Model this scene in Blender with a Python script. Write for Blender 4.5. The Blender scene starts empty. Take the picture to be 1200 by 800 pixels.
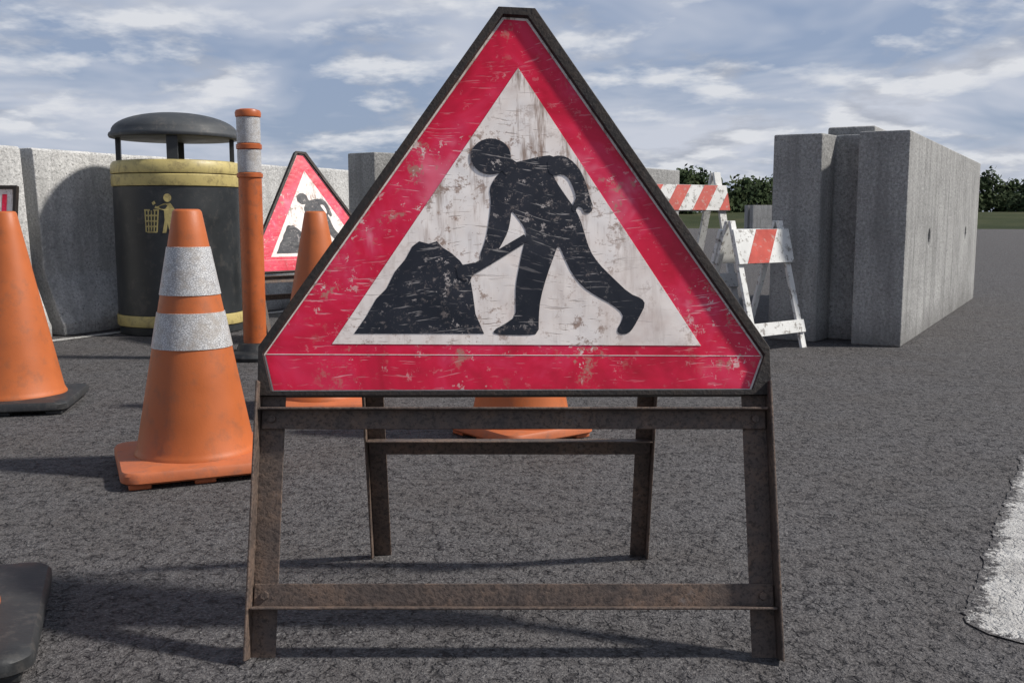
import bpy, bmesh, math, random
from mathutils import Vector, Matrix, noise as mnoise
random.seed(7)
sc = bpy.context.scene
sc.view_settings.view_transform = 'Standard'
sc.view_settings.look = 'None'
sc.view_settings.exposure = 0

# ---------------------------------------------------------------- materials
class NT:
    def __init__(s, tree): s.t = tree
    def n(s, typ, **kw):
        nd = s.t.nodes.new(typ)
        for k, v in kw.items():
            key = k.replace('__', ' ')
            if key in nd.inputs: s.set(nd.inputs[key], v)
        return nd
    def set(s, sock, v):
        if isinstance(v, bpy.types.NodeSocket): s.t.links.new(v, sock)
        else: sock.default_value = v
    def math(s, op, a, b=0.0, c=0.0, clamp=False):
        nd = s.t.nodes.new('ShaderNodeMath'); nd.operation = op; nd.use_clamp = clamp
        s.set(nd.inputs[0], a); s.set(nd.inputs[1], b); s.set(nd.inputs[2], c)
        return nd.outputs[0]
    def mix(s, f, a, b):
        nd = s.t.nodes.new('ShaderNodeMix'); nd.data_type = 'RGBA'
        s.set(nd.inputs[0], f)
        for sk, v in ((nd.inputs[6], a), (nd.inputs[7], b)):
            if isinstance(v, (tuple, list)) and len(v) == 3: v = (*v, 1)
            s.set(sk, v)
        return nd.outputs[2]
    def ramp(s, f, pts):
        nd = s.t.nodes.new('ShaderNodeValToRGB'); s.set(nd.inputs[0], f)
        el = nd.color_ramp.elements
        while len(el) < len(pts): el.new(0.5)
        for e, (p, c) in zip(el, pts):
            e.position = p
            if isinstance(c, (int, float)): c = (c, c, c)
            e.color = (*c[:3], 1)
        return nd.outputs[0]
    def vmul(s, v, sc_):
        nd = s.t.nodes.new('ShaderNodeMapping'); s.set(nd.inputs['Vector'], v)
        nd.inputs['Scale'].default_value = sc_
        return nd.outputs[0]
    def noise(s, v, scale, detail=3, rough=0.55, dist=0.0):
        nd = s.n('ShaderNodeTexNoise', Vector=v, Scale=scale, Detail=min(detail, 4), Roughness=rough, Distortion=dist)
        return nd.outputs['Fac']
    def vor(s, v, scale, feature='F1', out='Distance', rnd=1.0):
        nd = s.t.nodes.new('ShaderNodeTexVoronoi'); nd.feature = feature
        s.set(nd.inputs['Vector'], v); nd.inputs['Scale'].default_value = scale
        nd.inputs['Randomness'].default_value = rnd
        return nd.outputs[out]
    def bump(s, h, strength, dist, normal=None):
        nd = s.n('ShaderNodeBump', Height=h, Strength=strength, Distance=dist)
        if normal is not None: s.t.links.new(normal, nd.inputs['Normal'])
        return nd.outputs[0]

def new_mat(name):
    m = bpy.data.materials.new(name); m.use_nodes = True
    t = m.node_tree
    b = t.nodes['Principled BSDF']
    nt = NT(t)
    co = nt.n('ShaderNodeTexCoord').outputs['Object']
    return m, nt, b, co

def warp(nt, co, scale, amt):
    nd = nt.n('ShaderNodeTexNoise', Vector=co, Scale=scale, Detail=1)
    vm = nt.t.nodes.new('ShaderNodeVectorMath'); vm.operation = 'MULTIPLY_ADD'
    nt.set(vm.inputs[0], nd.outputs['Color']); vm.inputs[1].default_value = (amt,)*3
    nt.set(vm.inputs[2], co)
    return vm.outputs[0]

def simple(name, col, rough=0.5, var=0.25, scale=6, metal=0, bump=0.1, fine=120, bdist=0.002, spec=0.5, dirt=None, dirtamt=0.0, d0=0.52, d1=0.68):
    m, nt, b, co = new_mat(name)
    a = nt.noise(co, scale, 4, 0.6)
    lo = tuple(c*(1-var) for c in col); hi = tuple(min(1, c*(1+var)) for c in col)
    c = nt.ramp(a, [(0.3, lo), (0.7, hi)])
    if dirt:
        d = nt.noise(co, scale*3.1, 4, 0.75)
        f = nt.ramp(d, [(d0, 0.0), (d1, dirtamt)])
        c = nt.mix(f, c, dirt)
    nt.set(b.inputs['Base Color'], c)
    nt.set(b.inputs['Roughness'], nt.ramp(a, [(0.3, max(0, rough-0.1)), (0.7, min(1, rough+0.12))]))
    b.inputs['Metallic'].default_value = metal
    b.inputs['Specular IOR Level'].default_value = spec
    nt.set(b.inputs['Normal'], nt.bump(nt.noise(co, fine, 2, 0.6), bump, bdist))
    return m

def asphalt_nodes(nt, co):
    w = warp(nt, co, 34, 0.018)
    fine = nt.noise(co, 140, 3, 0.78)
    lump = nt.noise(w, 40, 3, 0.72)
    edge = nt.vor(w, 44, 'DISTANCE_TO_EDGE')
    mid = nt.noise(co, 2.6, 3, 0.65)
    crk = nt.math('MULTIPLY', nt.ramp(edge, [(0.0, 1.0), (0.14, 0.0)]), nt.ramp(lump, [(0.42, 1.0), (0.52, 0.0)]))
    c = nt.ramp(fine, [(0.32, (0.034, 0.032, 0.034)), (0.48, (0.082, 0.078, 0.080)), (0.58, (0.128, 0.122, 0.122)), (0.70, (0.27, 0.26, 0.255))])
    c = nt.mix(nt.ramp(mid, [(0.38, 0.0), (0.7, 0.5)]), c, (0.080, 0.070, 0.064))
    c = nt.mix(nt.ramp(lump, [(0.32, 0.85), (0.45, 0.0)]), c, (0.022, 0.020, 0.022))
    c = nt.mix(nt.ramp(lump, [(0.55, 0.0), (0.72, 0.4)]), c, (0.18, 0.174, 0.172))
    c = nt.mix(nt.math('MULTIPLY', crk, 0.65), c, (0.016, 0.015, 0.016))
    h = nt.math('MULTIPLY_ADD', crk, -0.35, nt.math('MULTIPLY_ADD', fine, 0.55, nt.math('MULTIPLY', lump, 1.4)))
    return c, h
def asphalt_mat():
    m, nt, b, co = new_mat('asphalt')
    c, h = asphalt_nodes(nt, co)
    nt.set(b.inputs['Base Color'], c)
    b.inputs['Roughness'].default_value = 0.85
    b.inputs['Specular IOR Level'].default_value = 0.3
    nt.set(b.inputs['Normal'], nt.bump(h, 0.9, 0.014))
    return m
def paint_mat():
    m, nt, b, co = new_mat('road_paint')
    ac, h = asphalt_nodes(nt, co)
    at = nt.t.nodes.new('ShaderNodeAttribute'); at.attribute_name = 'inside'
    f = nt.noise(co, 75, 4, 0.8); g = nt.noise(co, 9, 3, 0.7)
    pc = nt.ramp(g, [(0.3, (0.34, 0.33, 0.315)), (0.7, (0.52, 0.51, 0.49))])
    k = nt.math('ADD', at.outputs['Fac'], nt.math('ADD', nt.math('MULTIPLY_ADD', f, 3.2, -1.6), nt.math('MULTIPLY_ADD', g, 2.0, -1.0)))
    fac = nt.ramp(k, [(0.40, 0.0), (0.62, 1.0)])
    nt.set(b.inputs['Base Color'], nt.mix(fac, ac, pc)); b.inputs['Roughness'].default_value = 0.85
    nt.set(b.inputs['Normal'], nt.bump(h, 0.85, 0.014))
    return m

def concrete_mat(name='concrete', base=0.36, tint=(1, 0.99, 0.96)):
    m, nt, b, co = new_mat(name)
    a = nt.noise(co, 2.2, 4, 0.65)
    f = nt.noise(co, 62, 4, 0.85)
    pits = nt.vor(co, 30)
    pm = nt.ramp(pits, [(0.06, 1.0), (0.15, 0.0)])
    pm = nt.math('MULTIPLY', pm, nt.ramp(a, [(0.5, 0.0), (0.6, 1.0)]))
    c = nt.ramp(a, [(0.28, tuple(base*0.70*t for t in tint)), (0.5, tuple(base*t for t in tint)), (0.75, tuple(base*1.22*t for t in tint))])
    c = nt.mix(nt.ramp(f, [(0.34, 0.85), (0.49, 0.0)]), c, tuple(base*0.40*t for t in tint))
    c = nt.mix(nt.ramp(f, [(0.53, 0.0), (0.66, 0.7)]), c, tuple(min(1, base*1.6)*t for t in tint))
    streak = nt.noise(nt.vmul(co, (5, 5, 0.5)), 2.0, 3, 0.6)
    c = nt.mix(nt.ramp(streak, [(0.48, 0.0), (0.70, 0.6)]), c, tuple(base*0.50*t for t in tint))
    c = nt.mix(nt.math('MULTIPLY', pm, 0.8), c, (0.07, 0.07, 0.07))
    sep = nt.n('ShaderNodeSeparateXYZ', Vector=co)
    g = nt.math('ADD', sep.outputs[2], nt.math('MULTIPLY', a, 0.3))
    c = nt.mix(nt.ramp(g, [(0.14, 0.55), (0.36, 0.0)]), c, (0.11, 0.105, 0.10))
    nt.set(b.inputs['Base Color'], c)
    b.inputs['Roughness'].default_value = 0.9
    b.inputs['Specular IOR Level'].default_value = 0.25
    h = nt.math('MULTIPLY_ADD', pm, -1.0, nt.math('MULTIPLY_ADD', nt.noise(co, 14, 2), 1.2, f))
    nt.set(b.inputs['Normal'], nt.bump(h, 0.9, 0.010))
    return m

def rust_mat(name='rusty_steel', dark=1.0):
    m, nt, b, co = new_mat(name)
    a = nt.noise(co, 16, 4, 0.7)
    f = nt.noise(co, 130, 3, 0.7)
    k = dark
    c = nt.ramp(a, [(0.3, (0.070*k, 0.054*k, 0.047*k)), (0.5, (0.115*k, 0.083*k, 0.067*k)), (0.62, (0.16*k, 0.108*k, 0.080*k)), (0.75, (0.17*k, 0.145*k, 0.135*k))])
    c = nt.mix(nt.ramp(f, [(0.36, 0.75), (0.52, 0.0)]), c, (0.035*k, 0.026*k, 0.022*k))
    nt.set(b.inputs['Base Color'], c)
    nt.set(b.inputs['Roughness'], nt.ramp(a, [(0.3, 0.5), (0.7, 0.8)]))
    b.inputs['Metallic'].default_value = 0.15
    nt.set(b.inputs['Normal'], nt.bump(nt.math('ADD', f, a), 0.5, 0.003))
    return m

def wear_nodes(nt, co):
    w1 = warp(nt, co, 3, 0.12)
    def scratch(rot, sc_, thr):
        mp = nt.t.nodes.new('ShaderNodeMapping'); nt.set(mp.inputs['Vector'], w1)
        mp.inputs['Rotation'].default_value = rot; mp.inputs['Scale'].default_value = sc_
        n = nt.noise(mp.outputs[0], 1.0, 3, 0.6)
        return nt.ramp(n, [(thr, 0.0), (thr+0.035, 1.0)])
    s1 = scratch((0, 0.7, 0), (14, 10, 170), 0.645)
    s2 = scratch((0, -0.45, 0), (18, 10, 210), 0.650)
    s3 = scratch((0, 1.4, 0), (10, 10, 140), 0.660)
    chips = nt.ramp(nt.noise(co, 38, 4, 0.8), [(0.605, 0.0), (0.645, 1.0)])
    area = nt.ramp(nt.noise(co, 6, 2, 0.5), [(0.45, 0.0), (0.61, 1.0)])
    s = nt.math('MAXIMUM', s1, nt.math('MAXIMUM', s2, s3))
    s = nt.math('MULTIPLY', s, nt.math('MULTIPLY_ADD', area, 0.72, 0.28), clamp=True)
    ch = nt.math('MULTIPLY', chips, nt.math('MULTIPLY_ADD', area, 0.85, 0.15))
    return s, ch, area

def sign_mat(name, col, kind):
    m, nt, b, co = new_mat(name)
    s, ch, area = wear_nodes(nt, co)
    sep = nt.n('ShaderNodeSeparateXYZ', Vector=co)
    cloudy = nt.noise(co, 6, 4, 0.7, 0.6)
    if kind == 'white':
        c = nt.ramp(cloudy, [(0.3, (0.72, 0.60, 0.54)), (0.48, (0.86, 0.77, 0.71)), (0.7, (0.91, 0.85, 0.81))])
        drip = nt.noise(nt.vmul(co, (42, 10, 5)), 1.0, 4, 0.75)
        up = nt.ramp(sep.outputs[2], [(0.66, 0.2), (0.86, 1.0)])
        dm = nt.math('MULTIPLY', nt.ramp(drip, [(0.50, 0.0), (0.64, 0.9)]), up)
        c = nt.mix(dm, c, (0.27, 0.17, 0.12))
        gr = nt.noise(co, 30, 4, 0.85)
        gm = nt.math('MULTIPLY', nt.ramp(gr, [(0.54, 0.0), (0.63, 0.85)]), nt.math('MULTIPLY_ADD', area, 0.82, 0.18))
        c = nt.mix(gm, c, (0.30, 0.19, 0.14))
        c = nt.mix(nt.math('MULTIPLY', s, 0.65), c, (0.20, 0.13, 0.10))
    elif kind == 'red':
        c = nt.ramp(cloudy, [(0.3, (0.46, 0.003, 0.022)), (0.5, (0.67, 0.006, 0.048)), (0.60, (0.71, 0.024, 0.085)), (0.72, (0.78, 0.16, 0.24))])
        c = nt.mix(nt.math('MULTIPLY', s, 0.7), c, (0.84, 0.52, 0.54))
        gr = nt.noise(co, 24, 4, 0.85)
        gm = nt.math('MULTIPLY', nt.ramp(gr, [(0.57, 0.0), (0.65, 0.8)]), area)
        c = nt.mix(gm, c, (0.42, 0.24, 0.18))
        c = nt.mix(nt.math('MULTIPLY', ch, 0.85), c, (0.74, 0.62, 0.58))
    else:
        c = nt.ramp(cloudy, [(0.3, (0.007, 0.008, 0.012)), (0.7, (0.018, 0.020, 0.030))])
        c = nt.mix(nt.math('MULTIPLY', s, 0.75), c, (0.44, 0.40, 0.38))
        c = nt.mix(nt.math('MULTIPLY', ch, 0.8), c, (0.50, 0.44, 0.41))
        dust = nt.noise(co, 70, 4, 0.85)
        c = nt.mix(nt.math('MULTIPLY', nt.ramp(dust, [(0.56, 0.0), (0.67, 0.55)]), area), c, (0.34, 0.28, 0.25))
    nt.set(b.inputs['Base Color'], c)
    nt.set(b.inputs['Roughness'], nt.ramp(cloudy, [(0.35, 0.32), (0.65, 0.52)]))
    b.inputs['Specular IOR Level'].default_value = 0.4
    h = nt.math('ADD', nt.noise(co, 10, 2, 0.6), nt.math('MULTIPLY', s, -0.15))
    nt.set(b.inputs['Normal'], nt.bump(h, 0.4, 0.010))
    return m

def reflective_mat():
    m, nt, b, co = new_mat('reflective_sleeve')
    v = nt.vor(nt.vmul(co, (1, 1, 1.8)), 130, 'DISTANCE_TO_EDGE')
    c = nt.ramp(v, [(0.03, (0.28, 0.28, 0.29)), (0.2, (0.60, 0.60, 0.60))])
    c = nt.mix(nt.ramp(nt.noise(co, 16, 4, 0.8), [(0.46, 0.0), (0.65, 0.65)]), c, (0.31, 0.27, 0.23))
    nt.set(b.inputs['Base Color'], c); b.inputs['Roughness'].default_value = 0.45
    nt.set(b.inputs['Normal'], nt.bump(v, 0.4, 0.002))
    return m

def grass_mat():
    m, nt, b, co = new_mat('grass')
    c = nt.ramp(nt.noise(co, 0.12, 4, 0.65), [(0.35, (0.030, 0.040, 0.018)), (0.55, (0.050, 0.058, 0.028)), (0.7, (0.085, 0.076, 0.046))])
    nt.set(b.inputs['Base Color'], c); b.inputs['Roughness'].default_value = 0.95
    b.inputs['Specular IOR Level'].default_value = 0.1
    nt.set(b.inputs['Normal'], nt.bump(nt.noise(co, 9, 2), 0.8, 0.08))
    return m

def foliage_mat():
    m, nt, b, co = new_mat('foliage')
    c = nt.ramp(nt.noise(co, 0.45, 3, 0.6), [(0.32, (0.016, 0.030, 0.012)), (0.55, (0.036, 0.054, 0.020)), (0.72, (0.068, 0.082, 0.034))])
    nt.set(b.inputs['Base Color'], c); b.inputs['Roughness'].default_value = 0.85
    b.inputs['Specular IOR Level'].default_value = 0.15
    return m

M = dict(
    asphalt=asphalt_mat(), concrete=concrete_mat('barrier_concrete', 0.54), block=concrete_mat('block_concrete', 0.35),
    rust=rust_mat(), frame=rust_mat('blackened_steel', 0.22),
    white=sign_mat('sign_white', None, 'white'), red=sign_mat('sign_red', None, 'red'), black=sign_mat('sign_black', None, 'black'),
    cone=simple('cone_orange', (0.44, 0.110, 0.025), 0.5, 0.13, 5, bump=0.15, fine=200, dirt=(0.22, 0.085, 0.04), dirtamt=0.45, d0=0.52),
    plate=simple('cone_base_orange', (0.47, 0.128, 0.046), 0.62, 0.14, 7, bump=0.2, dirt=(0.20, 0.10, 0.07), dirtamt=0.5, d0=0.5),
    rubber=simple('black_rubber', (0.020, 0.021, 0.022), 0.55, 0.35, 9, bump=0.3, dirt=(0.10, 0.09, 0.08), dirtamt=0.35),
    sleeve=reflective_mat(),
    binb=simple('bin_black', (0.022, 0.025, 0.027), 0.45, 0.3, 4, bump=0.12, dirt=(0.10, 0.09, 0.08), dirtamt=0.35),
    canopy=simple('bin_canopy_grey', (0.040, 0.044, 0.048), 0.6, 0.2, 5, bump=0.15, dirt=(0.12, 0.11, 0.10), dirtamt=0.5),
    bing=simple('bin_gold', (0.48, 0.39, 0.15), 0.5, 0.15, 7, bump=0.1, dirt=(0.16, 0.12, 0.06), dirtamt=0.65, d0=0.49),
    post=simple('post_orange', (0.44, 0.104, 0.024), 0.42, 0.18, 6, bump=0.1, dirt=(0.15, 0.07, 0.04), dirtamt=0.55),
    wpaint=simple('white_paint', (0.66, 0.66, 0.64), 0.55, 0.1, 8, bump=0.2, dirt=(0.18, 0.16, 0.14), dirtamt=0.85, d0=0.54, d1=0.62),
    rpaint=simple('red_paint', (0.48, 0.06, 0.04), 0.5, 0.2, 9, bump=0.2, dirt=(0.45, 0.30, 0.26), dirtamt=0.7, d0=0.56, d1=0.64),
    grass=grass_mat(), foliage=foliage_mat(), bark=simple('bark', (0.06, 0.045, 0.03), 0.9, 0.3),
    paint=paint_mat(),
)

# ---------------------------------------------------------------- mesh helpers
def empty(name, loc=(0, 0, 0), rot=0.0):
    e = bpy.data.objects.new(name, None); sc.collection.objects.link(e)
    e.location = loc; e.rotation_euler = (0, 0, rot); e.empty_display_size = 0.2
    return e
def mesh_obj(name, verts, faces, mat, parent=None, smooth=False, bevel=0, segs=2):
    me = bpy.data.meshes.new(name); me.from_pydata([tuple(v) for v in verts], [], faces); me.update()
    bm = bmesh.new(); bm.from_mesh(me); bmesh.ops.recalc_face_normals(bm, faces=bm.faces); bm.to_mesh(me); bm.free()
    me.materials.append(mat)
    o = bpy.data.objects.new(name, me); sc.collection.objects.link(o)
    if parent: o.parent = parent
    if smooth:
        for p in me.polygons: p.use_smooth = True
    if bevel:
        b = o.modifiers.new('bevel', 'BEVEL'); b.width = bevel; b.segments = segs; b.limit_method = 'ANGLE'; b.angle_limit = math.radians(40)
        for p in me.polygons: p.use_smooth = True
        w = o.modifiers.new('wn', 'WEIGHTED_NORMAL'); w.keep_sharp = True
    return o
def boxv(f, xr, yr, zr):
    vs = [f(x, y, z) for x in xr for y in yr for z in zr]
    fs = [(0, 1, 3, 2), (4, 6, 7, 5), (0, 4, 5, 1), (2, 3, 7, 6), (0, 2, 6, 4), (1, 5, 7, 3)]
    return vs, fs
ident = lambda x, y, z: (x, y, z)
def boxes(name, lst, mat, parent, f=ident, bevel=0.0015):
    V, F = [], []
    for b in lst:
        v, fs = boxv(f, *b); k = len(V); V += v; F += [tuple(i+k for i in q) for q in fs]
    return mesh_obj(name, V, F, mat, parent, bevel=bevel)
def prism(name, poly, f, n0, n1, mat, parent, bevel=0):
    N = len(poly)
    V = [f(x, n0, s) for x, s in poly] + [f(x, n1, s) for x, s in poly]
    F = [tuple(range(N)), tuple(range(2*N-1, N-1, -1))] + [(i, (i+1) % N, N+(i+1) % N, N+i) for i in range(N)]
    return mesh_obj(name, V, F, mat, parent, bevel=bevel)
def lathe(name, prof, mat, parent, seg=72, smooth=True, rz=0, sharp=35):
    V, F = [], []
    for r, z in prof:
        for i in range(seg):
            a = 2*math.pi*i/seg+rz
            V.append((r*math.cos(a), r*math.sin(a), z))
    for j in range(len(prof)-1):
        for i in range(seg):
            F.append((j*seg+i, j*seg+(i+1) % seg, (j+1)*seg+(i+1) % seg, (j+1)*seg+i))
    if prof[0][0] > 1e-5: F.append(tuple(range(seg-1, -1, -1)))
    if prof[-1][0] > 1e-5: F.append(tuple((len(prof)-1)*seg+i for i in range(seg)))
    o = mesh_obj(name, V, F, mat, parent, smooth=True)
    bm = bmesh.new(); bm.from_mesh(o.data)
    bmesh.ops.remove_doubles(bm, verts=bm.verts, dist=1e-6)
    for e in bm.edges:
        if len(e.link_faces) == 2 and e.calc_face_angle(0) > math.radians(sharp): e.smooth = False
    bm.to_mesh(o.data); bm.free()
    return o
def smooth_poly(pts, it=2):
    for _ in range(it):
        q = []
        for i in range(len(pts)):
            a = pts[i]; b = pts[(i+1) % len(pts)]
            q.append((a[0]*.75+b[0]*.25, a[1]*.75+b[1]*.25)); q.append((a[0]*.25+b[0]*.75, a[1]*.25+b[1]*.75))
        pts = q
    return pts

# ---------------------------------------------------------------- roadworks sign
A = math.atan(0.31); SA, CA = math.sin(A), math.cos(A)
def panel(a):
    s_, c_ = math.sin(a), math.cos(a)
    return lambda x, n, s: (x, s*s_+n*c_, s*c_-n*s_)
PF = panel(A)
def art(u_, v_):
    """traced artwork coordinates -> metric coordinates in the sign plate's own plane (x across, s up)"""
    u = (u_-600)/1167.0; v = (400-v_)/1167.0
    t = 1.8585/(1.0306-0.1843*v)
    return (u*t, (0.75+t*(0.9924*v-0.1233))/0.9553)
def T(pts): return [art(*p) for p in pts]

outer = T([(583, 11), (626, 13), (899, 408), (901, 463), (302, 464), (303, 407)])
plate = T([(588, 20), (617, 22), (893, 417), (879, 457), (318, 459), (308, 415)])
redp = T([(589.5, 23), (615.5, 25), (890.5, 417.5), (877, 455), (319.5, 457), (310, 415.5)])
inner = T([(606, 80), (820, 405), (388, 403)])
heap = T([(414, 391), (428, 371), (440, 350), (452, 338), (462, 318), (474, 304), (482, 289), (490, 283), (501, 286), (511, 283), (517, 290), (528, 297), (538, 306), (549, 322), (553, 345), (556, 368), (566, 391)])
body = T([(592, 196), (601, 191), (615, 188), (630, 184), (647, 182), (652, 192), (645, 202), (651, 214), (661, 229), (672, 244),
          (679, 258), (684, 275), (690, 294), (700, 309), (716, 325), (736, 344), (751, 350), (755, 357), (748, 371), (741, 384), (735, 391), (725, 392), (721, 387),
          (727, 377), (729, 368), (716, 357), (697, 347), (681, 336), (669, 321), (661, 304), (653, 286), (648, 300), (640, 322), (632, 350), (630, 371), (630, 391),
          (616, 393), (578, 392), (577, 387), (590, 380), (603, 371), (603, 352), (603, 335), (607, 313), (611, 293), (616, 276), (613, 266), (604, 254), (598, 247),
          (597, 258), (594, 272), (587, 286), (582, 294), (580, 305), (572, 312), (563, 310), (561, 299), (566, 287), (570, 271), (573, 250), (574, 235), (572, 222), (578, 210), (584, 203)])
arm = T([(640, 186), (656, 182), (667, 187), (677, 197), (684, 211), (688, 224), (691, 235), (694, 243), (691, 250), (684, 250), (681, 244), (675, 242), (673, 250), (668, 246), (672, 236), (674, 231),
         (670, 219), (665, 209), (657, 204), (648, 207), (641, 202)])
shovel = T([(613, 275), (617, 283), (590, 300), (562, 317), (553, 322), (549, 331), (536, 326), (533, 312), (545, 310), (556, 308), (586, 291)])
head = T([(574+23.5*math.cos(i*math.pi/14), 184+21*math.sin(i*math.pi/14)) for i in range(28)])
neck = T([(585, 198), (597, 186), (606, 192), (592, 206)])

def ring(name, o_, i_, f, n0, n1, mat, parent):
    N = len(o_)
    V = [f(x, n0, s) for x, s in o_]+[f(x, n0, s) for x, s in i_]+[f(x, n1, s) for x, s in o_]+[f(x, n1, s) for x, s in i_]
    F = []
    for i in range(N):
        j = (i+1) % N
        F += [(i, j, N+j, N+i), (2*N+i, 3*N+i, 3*N+j, 2*N+j), (i, 2*N+i, 2*N+j, j), (N+i, N+j, 3*N+j, 3*N+i)]
    return mesh_obj(name, V, F, mat, parent, bevel=0.0012)

def roadworks_sign(loc, rot):
    e = empty('roadworks_sign', loc, rot)
    ring('edge_frame', outer, plate, PF, -0.012, 0.022, M['frame'], e)
    prism('sign_plate', plate, PF, 0.0, 0.004, M['white'], e)
    prism('red_border', redp, PF, -0.0010, -0.0002, M['red'], e)
    prism('white_triangle', inner, PF, -0.0020, -0.0012, M['white'], e)
    prism('earth_heap', heap, PF, -0.0028, -0.0022, M['black'], e)
    prism('worker_body', smooth_poly(body, 1), PF, -0.0028, -0.0022, M['black'], e)
    prism('worker_arm', smooth_poly(arm, 1), PF, -0.0034, -0.0029, M['black'], e)
    prism('worker_neck', neck, PF, -0.0034, -0.0029, M['black'], e)
    prism('worker_head', head, PF, -0.0040, -0.0035, M['black'], e)
    prism('shovel', shovel, PF, -0.0040, -0.0035, M['black'], e)
    prism('plate_seam', T([(310, 414.6), (892, 416.6), (892, 417.4), (310, 415.4)]), PF, -0.0016, -0.0011, M['white'], e)
    boxes('leg_left', [((-0.452, -0.409), (0.006, 0.010), (0.0, 0.55)), ((-0.456, -0.4515), (-0.030, 0.010), (0.0, 0.478))], M['rust'], e, PF)
    boxes('leg_right', [((0.411, 0.454), (0.006, 0.010), (0.0, 0.55)), ((0.4535, 0.458), (-0.030, 0.010), (0.0, 0.478))], M['rust'], e, PF)
    boxes('lower_rail', [((-0.449, 0.451), (-0.001, 0.0035), (0.086, 0.126)), ((-0.449, 0.451), (-0.026, -0.001), (0.084, 0.0885))], M['rust'], e, PF)
    boxes('upper_rail', [((-0.449, 0.451), (-0.001, 0.0035), (0.394, 0.430)), ((-0.449, 0.451), (-0.024, -0.001), (0.4265, 0.431))], M['rust'], e, PF)
    def RF(x, n, z): return (x, 0.531-0.242*z-n, z)
    zb = 0.50
    boxes('rear_leg_left', [((-0.310, -0.272), (-0.002, 0.002), (0.0, zb)), ((-0.314, -0.310), (-0.002, 0.030), (0.0, zb))], M['rust'], e, RF)
    boxes('rear_leg_right', [((0.262, 0.296), (-0.002, 0.002), (0.0, zb)), ((0.296, 0.300), (-0.002, 0.030), (0.0, zb))], M['rust'], e, RF)
    boxes('rear_rail', [((-0.309, 0.295), (0.003, 0.007), (0.246, 0.282)), ((-0.309, 0.295), (0.007, 0.032), (0.278, 0.282))], M['rust'], e, RF)
    for sgn, x0 in ((-1, 0.290), (1, 0.279)):
        prism('rear_brace', [(sgn*(x0-0.018), zb-0.03), (sgn*(x0+0.018), zb-0.03), (sgn*0.105, 0.90), (sgn*0.07, 0.90)], RF, 0.0025, 0.0065, M['rust'], e)
        boxes('hinge', [((sgn*0.088-0.02, sgn*0.088+0.02), (0.006, 0.05), (0.88, 0.94))], M['frame'], e, PF)
    boxes('rear_top_rail', [((-0.309, 0.295), (0.007, 0.011), (zb-0.04, zb-0.005))], M['rust'], e, RF)
    bm = bmesh.new()
    for bx in (-0.430, 0.432):
        for bs in (0.106, 0.412):
            p = PF(bx, -0.003, bs)
            bmesh.ops.create_cone(bm, cap_ends=True, segments=6, radius1=0.008, radius2=0.007, depth=0.006,
                                  matrix=Matrix.Translation(p) @ Matrix.Rotation(math.pi/2-A, 4, 'X'))
    me = bpy.data.meshes.new('bolts'); bm.to_mesh(me); bm.free(); me.materials.append(M['rust'])
    o = bpy.data.objects.new('bolts', me); sc.collection.objects.link(o); o.parent = e
    return e
roadworks_sign((0.002, 1.626, 0), 0)
roadworks_sign((-1.05, 5.9, 0), math.radians(44))

def info_sign(loc, rot):
    e = empty('warning_sign', loc, rot)
    f = panel(math.radians(12))
    boxes('panel', [((-0.30, 0.30), (0, 0.004), (0.32, 0.93))], M['white'], e, f)
    o_ = [(-0.318, 0.948), (0.318, 0.948), (0.318, 0.302), (-0.318, 0.302)]
    i_ = [(-0.30, 0.93), (0.30, 0.93), (0.30, 0.32), (-0.30, 0.32)]
    ring('edge_frame', o_, i_, f, -0.012, 0.02, M['frame'], e)
    ring('red_triangle', [(0, 0.90), (0.285, 0.37), (-0.285, 0.37)], [(0, 0.78), (0.19, 0.43), (-0.19, 0.43)], f, -0.002, -0.0008, M['red'], e)
    boxes('red_mark', [((0.235, 0.262), (-0.002, -0.0008), (0.62, 0.90))], M['red'], e, f)
    boxes('legs', [((-0.31, -0.27), (0.006, 0.01), (0, 0.33)), ((0.27, 0.31), (0.006, 0.01), (0, 0.33))], M['rust'], e, f)
    def g(x, n, z): return (x, 0.42-0.25*z+n, z)
    boxes('rear_legs', [((-0.25, -0.21), (0, 0.004), (0, 0.9)), ((0.21, 0.25), (0, 0.004), (0, 0.9))], M['rust'], e, g)
info_sign((-3.09, 5.45, 0), 0)

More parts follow.
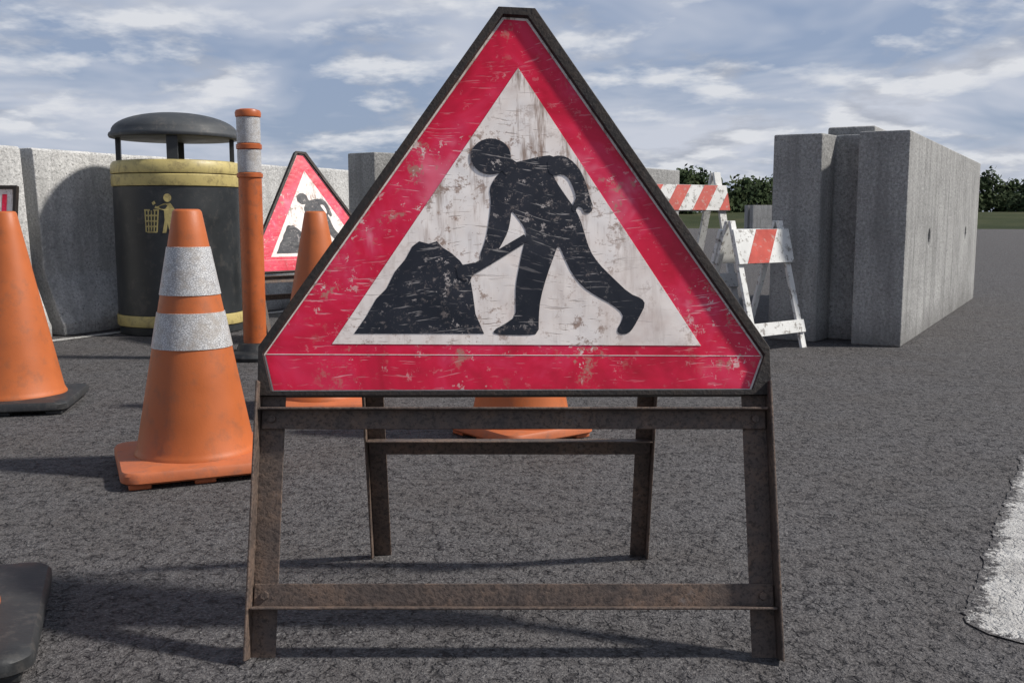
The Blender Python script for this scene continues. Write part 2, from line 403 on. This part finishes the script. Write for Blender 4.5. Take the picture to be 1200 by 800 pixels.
# ---------------------------------------------------------------- traffic cones
def rounded_sq(h, r, n=6):
    pts = []
    for cx, cy, a0 in ((h-r, h-r, 0), (-h+r, h-r, 90), (-h+r, -h+r, 180), (h-r, -h+r, 270)):
        for i in range(n+1):
            a = math.radians(a0+90*i/n); pts.append((cx+r*math.cos(a), cy+r*math.sin(a)))
    return pts
def cone(loc, rot, plate_mat, stripes, H=0.775, rb=0.172, rt=0.040, half=0.225, name='traffic_cone', r=0.05):
    e = empty(name, loc, rot)
    z0 = 0.056
    R = lambda z: rb+(rt-rb)*(z-z0)/(H-z0)
    prof = [(rb+0.006, z0-0.006), (rb+0.006, z0+0.002), (rb+0.001, z0+0.010)]
    prof += [(R(z0+0.02+(H-z0-0.028)*i/10), z0+0.02+(H-z0-0.028)*i/10) for i in range(11)]
    prof += [(rt-0.003, H-0.002), (rt-0.008, H), (rt-0.014, H-0.002), (rt-0.014, H-0.10), (0, H-0.10)]
    lathe('cone_body', prof, M['cone'], e)
    if stripes:
        for k, (a, b) in enumerate(((0.525, 0.666), (0.370, 0.475))):
            pr = [(R(a)-0.002, a), (R(a)+0.0025, a+0.001), (R(b)+0.0025, b-0.001), (R(b)-0.002, b)]
            lathe('reflective_sleeve_%d' % (k+1), pr, M['sleeve'], e)
    sq = rounded_sq(half, r)
    N = len(sq); V = []; F = []
    levels = [(0.97, 0.016), (1.0, 0.022), (1.0, 0.042), (0.975, 0.050), (0.86, 0.053), (0.7, 0.056)]
    for s_, z in levels: V += [(x*s_, y*s_, z) for x, y in sq]
    F.append(tuple(range(N)))
    for j in range(len(levels)-1):
        for i in range(N): F.append((j*N+i, j*N+(i+1) % N, (j+1)*N+(i+1) % N, (j+1)*N+i))
    F.append(tuple((len(levels)-1)*N+i for i in range(N)))
    o = mesh_obj('base_plate', V, F, plate_mat, e, smooth=True)
    bm = bmesh.new(); bm.from_mesh(o.data)
    for ed in bm.edges:
        if len(ed.link_faces) == 2 and ed.calc_face_angle(0) > math.radians(42): ed.smooth = False
    bm.to_mesh(o.data); bm.free()
    ft = []
    for sx in (-1, 0, 1):
        for sy in (-1, 0, 1):
            if sx == 0 and sy == 0: continue
            cx, cy = sx*(half-0.05), sy*(half-0.05)
            ft.append(((cx-0.03, cx+0.03), (cy-0.03, cy+0.03), (0.0, 0.017)))
    boxes('feet', ft, plate_mat, e, bevel=0.004)
    return e
cone((-0.955, 2.95, 0), math.radians(24), M['plate'], True, half=0.225)
cone((-1.985, 3.93, 0), math.radians(12), M['rubber'], False, rb=0.183, half=0.235)
cone((-1.095, 1.67, 0), math.radians(21), M['rubber'], True, half=0.25)
cone((-0.765, 3.90, 0), math.radians(8), M['plate'], False)
cone((0.03, 3.40, 0), math.radians(38), M['plate'], True, half=0.19, r=0.05)

# ---------------------------------------------------------------- litter bin
def litter_bin(loc):
    e = empty('litter_bin', loc, 0)
    R = 0.400
    lathe('base', [(R-0.03, 0), (R-0.005, 0.005), (R-0.002, 0.052), (R-0.01, 0.056)], M['binb'], e, 96)
    lathe('lower_gold_band', [(R-0.02, 0.055), (R+0.006, 0.057), (R+0.008, 0.064), (R+0.008, 0.120), (R+0.004, 0.127), (R-0.02, 0.128)], M['bing'], e, 96)
    lathe('drum', [(R-0.01, 0.126), (R, 0.130), (R, 0.945), (R-0.01, 0.950)], M['binb'], e, 96)
    lathe('upper_gold_band', [(R-0.02, 0.948), (R+0.006, 0.950), (R+0.008, 0.956), (R+0.008, 1.018), (R+0.003, 1.024), (R-0.02, 1.026)], M['bing'], e, 96)
    lathe('rim', [(R-0.02, 1.028), (R+0.007, 1.030), (R+0.010, 1.040), (R+0.008, 1.085), (R-0.005, 1.107), (R-0.03, 1.113), (R-0.06, 1.110), (R-0.08, 1.08), (R-0.08, 0.8), (0, 0.8)], M['bing'], e, 96)
    zc_ = 1.262
    pr = [(0, zc_), (R-0.06, zc_), (R-0.01, zc_-0.003), (R+0.008, zc_+0.001), (R+0.014, zc_+0.014), (R+0.010, zc_+0.028), (R-0.004, zc_+0.040)]
    for i in range(1, 14):
        a = i/13*math.pi/2
        pr.append(((R-0.004)*math.cos(a) if i < 13 else 0, zc_+0.040+0.128*math.sin(a)))
    lathe('canopy', pr, M['canopy'], e, 96, sharp=50)
    for k in range(4):
        a = math.radians(-75+90*k)
        cx, cy = (R-0.045)*math.cos(a), (R-0.045)*math.sin(a)
        ca, sa = math.cos(a), math.sin(a)
        f = lambda x, y, z: (cx+x*ca-y*sa, cy+x*sa+y*ca, z)
        boxes('canopy_post_%d' % (k+1), [((-0.015, 0.015), (-0.034, 0.034), (1.09, zc_+0.005))], M['binb'], e, f, 0.004)
    a0 = math.radians(-87)
    def W(x, n, z):
        a = a0+x/R; r = R+0.0015-n
        return (r*math.cos(a), r*math.sin(a), z)
    def pic(nm, pts): prism(nm, [(x, 0.775+z) for x, z in pts], W, -0.001, 0.001, M['bing'], e)
    pic('picto_head', [(0.045+0.024*math.cos(i*math.pi/8), 0.098+0.026*math.sin(i*math.pi/8)) for i in range(16)])
    pic('picto_body', [(0.020, 0.062), (0.062, 0.066), (0.085, 0.030), (0.078, -0.025), (0.066, -0.02), (0.064, -0.05), (0.074, -0.12), (0.052, -0.12), (0.042, -0.06), (0.030, -0.12), (0.008, -0.12), (0.024, -0.04), (0.022, 0.020), (-0.028, 0.048), (-0.036, 0.034)])
    pic('picto_litter', [(-0.052, 0.068), (-0.036, 0.078), (-0.028, 0.062), (-0.044, 0.052)])
    for i in range(5):
        x = -0.098+i*0.021
        pic('basket_bar_v%d' % i, [(x-0.004, 0.02), (x+0.004, 0.02), (x*0.82-0.0115, -0.115), (x*0.82-0.0195, -0.115)])
    for i in range(5):
        z = 0.022-i*0.034
        pic('basket_bar_h%d' % i, [(-0.104+0.004*i, z-0.005), (-0.010-0.004*i, z-0.005), (-0.010-0.004*i, z+0.005), (-0.104+0.004*i, z+0.005)])
litter_bin((-2.215, 6.665, 0))

# ---------------------------------------------------------------- delineator post
def post(loc):
    e = empty('delineator_post', loc)
    lathe('rubber_base', [(0.15, 0), (0.155, 0.02), (0.14, 0.04), (0.10, 0.05), (0.085, 0.085), (0.07, 0.09)], M['rubber'], e)
    r = 0.060
    lathe('tube', [(r, 0.08), (r, 0.955), (r+0.007, 0.960), (r+0.007, 0.978), (r-0.002, 0.983), (r-0.002, 1.102), (r+0.006, 1.106), (r+0.006, 1.128), (r-0.002, 1.133), (r-0.002, 1.268), (r+0.005, 1.270), (r+0.007, 1.29), (r+0.002, 1.303), (r-0.02, 1.310), (0, 1.312)], M['post'], e)
    lathe('reflective_band_1', [(r-0.001, 0.984), (r+0.001, 0.986), (r+0.001, 1.100), (r-0.001, 1.101)], M['sleeve'], e)
    lathe('reflective_band_2', [(r-0.001, 1.134), (r+0.001, 1.136), (r+0.001, 1.265), (r-0.001, 1.267)], M['sleeve'], e)
post((-1.375, 5.29, 0))

# ---------------------------------------------------------------- concrete barriers
def barrier(c0, ang, k0, k1):
    d = Vector((math.cos(ang), math.sin(ang)))
    e = empty('concrete_barrier', (c0[0]+d.x*k0, c0[1]+d.y*k0, 0), ang)
    L = k1-k0
    half = [(0.30, 0), (0.30, 0.08), (0.285, 0.10), (0.17, 0.36), (0.15, 0.42), (0.10, 1.17), (0.085, 1.19)]
    pr = half+[(-w, z) for w, z in reversed(half)]
    N = len(pr); V = []; F = []
    n = 40
    for i in range(n+1):
        for w, z in pr:
            x = L*i/n
            j = 0.006*mnoise.noise(Vector((x*1.7+k0*3, w*4, z*2)))+0.003*mnoise.noise(Vector((x*9+k0*3, w*20, z*9)))
            V.append((x, w*(1+j*2), z+(j if z > 0.05 else 0)))
    for i in range(n):
        for j in range(N): F.append((i*N+j, (i+1)*N+j, (i+1)*N+(j+1) % N, i*N+(j+1) % N))
    F += [tuple(range(N)), tuple(n*N+j for j in range(N))]
    mesh_obj('barrier_body', V, F, M['concrete'], e, bevel=0.010)
BA = math.atan2(0.893, 0.45)
bc = (-3.138, 6.41)
barrier(bc, BA, 0.035, 3.60)
barrier(bc, BA, -3.25, -0.05)
barrier(bc, BA, 3.66, 7.2)

def block(corner, ang, L=4.06, Wd=0.78, H=1.245, key=True):
    e = empty('concrete_block', (corner[0], corner[1], 0), ang)
    dp = 0.22
    p = [(0, 0), (L, 0), (L, 0.28), (L-dp, 0.31), (L-dp, 0.46), (L, 0.49), (L, Wd), (0, Wd), (0, 0.49), (dp, 0.46), (dp, 0.31), (0, 0.28)]
    N = len(p)
    V = [(x, y, 0) for x, y in p]+[(x, y, H+0.004*math.sin(x*3+y)) for x, y in p]
    F = [tuple(range(N)), tuple(range(2*N-1, N-1, -1))]+[(i, (i+1) % N, N+(i+1) % N, N+i) for i in range(N)]
    o = mesh_obj('block_body', V, F, M['block'], e)
    cut = bpy.data.meshes.new('cut'); bm = bmesh.new()
    for x in (0.96, L-0.96):
        bmesh.ops.create_cone(bm, cap_ends=True, segments=24, radius1=0.055, radius2=0.055, depth=0.5,
                              matrix=Matrix.Translation((x, 0.0, 0.62)) @ Matrix.Rotation(math.pi/2, 4, 'X'))
    bm.to_mesh(cut); bm.free()
    co = bpy.data.objects.new('cut', cut); sc.collection.objects.link(co); co.parent = e
    bpy.context.view_layer.update()
    bo = o.modifiers.new('b', 'BOOLEAN'); bo.object = co; bo.operation = 'DIFFERENCE'; bo.solver = 'EXACT'
    dg = bpy.context.evaluated_depsgraph_get()
    me = bpy.data.meshes.new_from_object(o.evaluated_get(dg)); o.modifiers.clear(); o.data = me
    bpy.data.objects.remove(co)
    bv = o.modifiers.new('bevel', 'BEVEL'); bv.width = 0.010; bv.segments = 2; bv.limit_method = 'ANGLE'; bv.angle_limit = math.radians(35)
    if key: boxes('lifting_key', [((0.26, 1.0), (0.24, 0.52), (H-0.01, H+0.055))], M['block'], e, bevel=0.012)
block((2.262, 5.75), math.atan2(0.865, 0.502))
block((-0.66, 7.42), math.atan2(0.8, 0.6), key=False)
block((9.6, 40.0), math.radians(12), key=False)

# ---------------------------------------------------------------- barricades
def clip(poly, W):
    for sgn, lim in ((1, 0.0), (-1, -W)):
        out = []
        for i in range(len(poly)):
            a, b = poly[i], poly[(i+1) % len(poly)]
            da, db = sgn*a[0]-lim, sgn*b[0]-lim
            if da >= 0: out.append(a)
            if (da >= 0) != (db >= 0):
                t = da/(da-db); out.append((a[0]+(b[0]-a[0])*t, a[1]+(b[1]-a[1])*t))
        poly = out
    return poly
def barricade(loc, rot, W, legx, H, disp, board, bar, starts, sw, sh, lt=0.022):
    e = empty('folding_barricade', loc, rot)
    a = math.asin(disp/H); f = panel(a); c_, s_ = math.cos(a), math.sin(a)
    Ytop = 2*disp+0.04
    g = lambda x, n, s: (x, Ytop-(s*s_+n*c_), s*c_-n*s_)
    for nm, q in (('front', f), ('rear', g)):
        boxes(nm+'_leg_left', [((-legx-lt, -legx+lt), (0, 0.018), (0, H))], M['wpaint'], e, q, 0.002)
        boxes(nm+'_leg_right', [((legx-lt, legx+lt), (0, 0.018), (0, H))], M['wpaint'], e, q, 0.002)
        boxes(nm+'_board', [((-W/2, W/2), (-0.020, -0.001), board)], M['wpaint'], e, q, 0.002)
        boxes(nm+'_lower_bar', [((-legx-lt, legx+lt), (-0.016, -0.001), bar)], M['wpaint'], e, q, 0.002)
        h = board[1]-board[0]
        for i, st in enumerate(starts):
            pl = clip([(st, 0), (st+sw, 0), (st+sw+sh, h), (st+sh, h)], W)
            if len(pl) < 3: continue
            prism(nm+'_stripe_%d' % i, [(x-W/2, board[0]+0.002+z*(h-0.004)/h) for x, z in pl], q, -0.0215, -0.0203, M['rpaint'], e)
barricade((1.535, 5.62, 0), math.radians(38), 0.50, 0.215, 0.76, 0.20, (0.505, 0.705), (0.09, 0.165), [0.07], 0.19, 0.13)
barricade((1.20, 6.62, 0), math.radians(30), 0.96, 0.43, 1.10, 0.27, (0.82, 1.0), (0.28, 0.38), [-0.1, 0.14, 0.38, 0.62, 0.86], 0.12, 0.14, lt=0.03)

# ---------------------------------------------------------------- ground, road, markings
def hgt(x, y):
    r = math.hypot(x, y)
    t = min(1, max(0, (r-74)/30)); t = t*t*(3-2*t)
    return -0.02+1.35*t+0.25*t*mnoise.noise(Vector((x*0.02, y*0.02, 0)))
rs = [0, 20, 40, 60, 70, 76, 82, 88, 94, 100, 106, 112, 125, 150, 200, 300, 500, 900, 2000]
V = [(0, 0, hgt(0, 0))]; F = []; S = 96
for r in rs[1:]:
    for i in range(S):
        a = 2*math.pi*i/S; x, y = r*math.cos(a), r*math.sin(a); V.append((x, y, hgt(x, y)))
for i in range(S): F.append((0, 1+i, 1+(i+1) % S))
for j in range(len(rs)-2):
    for i in range(S): F.append((1+j*S+i, 1+(j+1)*S+i, 1+(j+1)*S+(i+1) % S, 1+j*S+(i+1) % S))
mesh_obj('ground', V, F, M['grass'], smooth=True)
V = [(0, 0, 0)]; F = []
for i in range(S):
    a = 2*math.pi*i/S; rr = 72+1.5*math.sin(a*7)
    V.append((rr*math.cos(a), rr*math.sin(a), 0))
for i in range(S): F.append((0, 1+i, 1+(i+1) % S))
mesh_obj('road', V, F, M['asphalt'])

def worn_line(name, p0, ang, L, Wd, z=0.003, fade=0.05, step=0.012, rad=0.10, rag=0.012, top=1.5):
    """painted strip with crumbling rim; attribute 'inside' = distance in from the rim"""
    d = Vector((math.cos(ang), math.sin(ang))); q = Vector((d.y, -d.x))
    n = int(L/step); V, F, at = [], [], []
    rows = 7
    for i in range(n+1):
        k = L*i/n
        e_ = 0.0
        if k < rad: e_ = rad-math.sqrt(max(0, rad*rad-(rad-k)**2))
        e_ = min(e_, Wd*0.48)
        jl = rag*mnoise.noise(Vector((k*14, 0.3, 1)))+rag*0.7*mnoise.noise(Vector((k*55, 5, 1)))
        jr = rag*mnoise.noise(Vector((k*14, 9.3, 4)))+rag*0.7*mnoise.noise(Vector((k*55, 2, 3)))
        a = e_+jl; b = Wd-e_+jr
        f_ = min(fade, (b-a)*0.4)
        for w_ in (a, a+f_*0.5, a+f_, (a+b)/2, b-f_, b-f_*0.5, b):
            v = Vector(p0)+d*k+q*w_; V.append((v.x, v.y, z))
            dd = min(w_-a, b-w_, k)
            at.append(min(top, 0.05+dd/fade*1.1))
    for i in range(n):
        for j in range(rows-1): F.append((i*rows+j, (i+1)*rows+j, (i+1)*rows+j+1, i*rows+j+1))
    o = mesh_obj(name, V, F, M['paint'])
    at_ = o.data.attributes.new('inside', 'FLOAT', 'POINT')
    for i, v in enumerate(at): at_.data[i].value = v
RA = math.atan2(0.86, 0.51)
worn_line('road_marking', (0.815, 1.74), RA, 3.6, 0.34, top=1.15)
worn_line('road_marking', (-3.138-0.45*3+0.893*0.40, 6.41-0.893*3-0.45*0.40), BA, 11, 0.09, step=0.05, rad=0.02, fade=0.02)

# ---------------------------------------------------------------- distant trees
def tree_row():
    V, F = [], []; TV, TF = [], []
    rnd = random.Random(3)
    def leaves(c, lr, n, sz0=0.14, sz1=0.30):
        for i in range(n):
            d = Vector((rnd.gauss(0, 1), rnd.gauss(0, 1), rnd.gauss(0, 0.85))).normalized()*lr*rnd.uniform(0.3, 1.1)
            p = Vector(c)+d
            s1 = Vector((rnd.uniform(-1, 1), rnd.uniform(-1, 1), rnd.uniform(-1, 1))).normalized()
            s2 = s1.orthogonal().normalized(); sz = rnd.uniform(sz0, sz1)
            k = len(V)
            V.extend([tuple(p+s1*sz), tuple(p+s2*sz*0.7), tuple(p-s1*sz), tuple(p-s2*sz*0.7)]); F.append((k, k+1, k+2, k+3))
    def limb(p, q, r0, r1):
        p = Vector(p); q = Vector(q); dd = (q-p).normalized()
        s_ = dd.orthogonal().normalized(); t_ = dd.cross(s_)
        k = len(TV)
        for c, r in ((p, r0), (q, r1)):
            for i in range(6):
                a = i*math.pi/3; TV.append(tuple(c+s_*r*math.cos(a)+t_*r*math.sin(a)))
        for i in range(6): TF.append((k+i, k+(i+1) % 6, k+6+(i+1) % 6, k+6+i))
    x = -110
    while x < 150:
        y = 104+rnd.uniform(-6, 8)+abs(x)*-0.08
        h = rnd.uniform(3.5, 4.8)*(1.0+0.06*math.sin(x*0.21))
        if x < 8: h *= 0.66
        w = rnd.uniform(1.9, 2.9)
        gz = hgt(x, y)
        limb((x, y, gz-0.1), (x+rnd.uniform(-.2, .2), y, gz+h*0.62), 0.16, 0.07)
        for i in range(rnd.randint(9, 12)):
            a = rnd.uniform(0, 6.28); rr = w*rnd.uniform(0.1, 0.9); zz = gz+h*rnd.uniform(0.2, 0.82)
            fall = 1-0.40*max(0, (zz-gz)/h-0.45)/0.5
            c = (x+rr*fall*math.cos(a), y+rr*fall*math.sin(a), zz)
            limb((x, y, gz+h*0.35), c, 0.05, 0.02)
            leaves(c, rnd.uniform(0.6, 1.0), 70)
        for i in range(6):
            a = rnd.uniform(0, 6.28)
            leaves((x+w*math.cos(a), y-abs(w*math.sin(a)), gz+rnd.uniform(0.1, 1.5)), rnd.uniform(0.7, 1.0), 60)
        x += w*rnd.uniform(0.42, 0.70)
    e = empty('tree_row')
    me = bpy.data.meshes.new('crowns'); me.from_pydata(V, [], F); me.materials.append(M['foliage'])
    o = bpy.data.objects.new('crowns', me); sc.collection.objects.link(o); o.parent = e
    mesh_obj('trunks', TV, TF, M['bark'], e)
tree_row()

# ---------------------------------------------------------------- sky + sun
EL = math.radians(44)
Ldir = Vector((math.cos(EL), -0.06*math.cos(EL), math.sin(EL))).normalized()
w = bpy.data.worlds.new('World'); sc.world = w; w.use_nodes = True
nt = NT(w.node_tree); w.node_tree.nodes.clear()
sky = nt.n('ShaderNodeTexSky'); sky.sky_type = 'NISHITA'; sky.sun_disc = False
sky.sun_elevation = EL; sky.sun_rotation = math.atan2(Ldir.x, Ldir.y)
sky.air_density = 1.0; sky.dust_density = 1.0
co = nt.n('ShaderNodeTexCoord').outputs['Generated']
sep = nt.n('ShaderNodeSeparateXYZ', Vector=co)
zc = nt.math('ADD', nt.math('MAXIMUM', sep.outputs[2], 0.0), 0.20)
cx = nt.math('DIVIDE', sep.outputs[0], zc); cy = nt.math('DIVIDE', sep.outputs[1], zc)
def cvec(ox, oy, oz=0.0):
    c = nt.t.nodes.new('ShaderNodeCombineXYZ')
    nt.set(c.inputs[0], nt.math('ADD', cx, ox)); nt.set(c.inputs[1], nt.math('ADD', cy, oy)); nt.set(c.inputs[2], oz)
    return c.outputs[0]
veil = nt.noise(cvec(3.1, 7.7), 1.3, 4, 0.6, 0.4)
cum = nt.n('ShaderNodeTexNoise', Vector=cvec(4.3, 8.2), Scale=2.1, Detail=6, Roughness=0.58, Distortion=0.1).outputs['Fac']
cum2 = nt.noise(cvec(4.3, 8.36), 2.1, 4, 0.55, 0.1)
base = nt.mix(nt.ramp(veil, [(0.40, 0.10), (0.64, 1.0)]), nt.mix(0.8, sky.outputs[0], (2.5, 3.25, 4.9)), (5.7, 6.05, 6.9))
cm = nt.ramp(cum, [(0.48, 0.0), (0.60, 0.88)])
shade = nt.math('SUBTRACT', cum, cum2)
cc = nt.mix(nt.ramp(nt.math('MULTIPLY_ADD', shade, 3.4, 0.5), [(0.3, 0.0), (0.7, 1.0)]), (4.1, 4.4, 5.1), (7.4, 7.55, 7.9))
col = nt.mix(cm, base, cc)
# sky overhead, out of view, darkened to cut ambient light and deepen shade
over = nt.ramp(sep.outputs[2], [(0.30, 0.0), (0.70, 0.75)])
col = nt.mix(over, col, nt.mix(0.4, sky.outputs[0], (1.6, 2.0, 2.8)))
bg = nt.n('ShaderNodeBackground', Color=col, Strength=0.1)
out = nt.n('ShaderNodeOutputWorld'); nt.t.links.new(bg.outputs[0], out.inputs[0])
try:
    w.cycles.sampling_method = 'MANUAL'; w.cycles.sample_map_resolution = 256
except Exception: pass

sl = bpy.data.lights.new('sun', 'SUN'); sl.energy = 4.8; sl.angle = math.radians(4); sl.color = (1.0, 0.955, 0.89)
so = bpy.data.objects.new('sun', sl); sc.collection.objects.link(so)
so.rotation_euler = Ldir.to_track_quat('Z', 'Y').to_euler()

# ---------------------------------------------------------------- camera
cd = bpy.data.cameras.new('camera'); cd.lens = 35.0; cd.sensor_width = 36; cd.clip_start = 0.05; cd.clip_end = 5000
cam = bpy.data.objects.new('camera', cd); sc.collection.objects.link(cam)
cam.location = (0, 0, 0.75); cam.rotation_euler = (math.radians(90-7.08), 0, 0)
sc.camera = cam
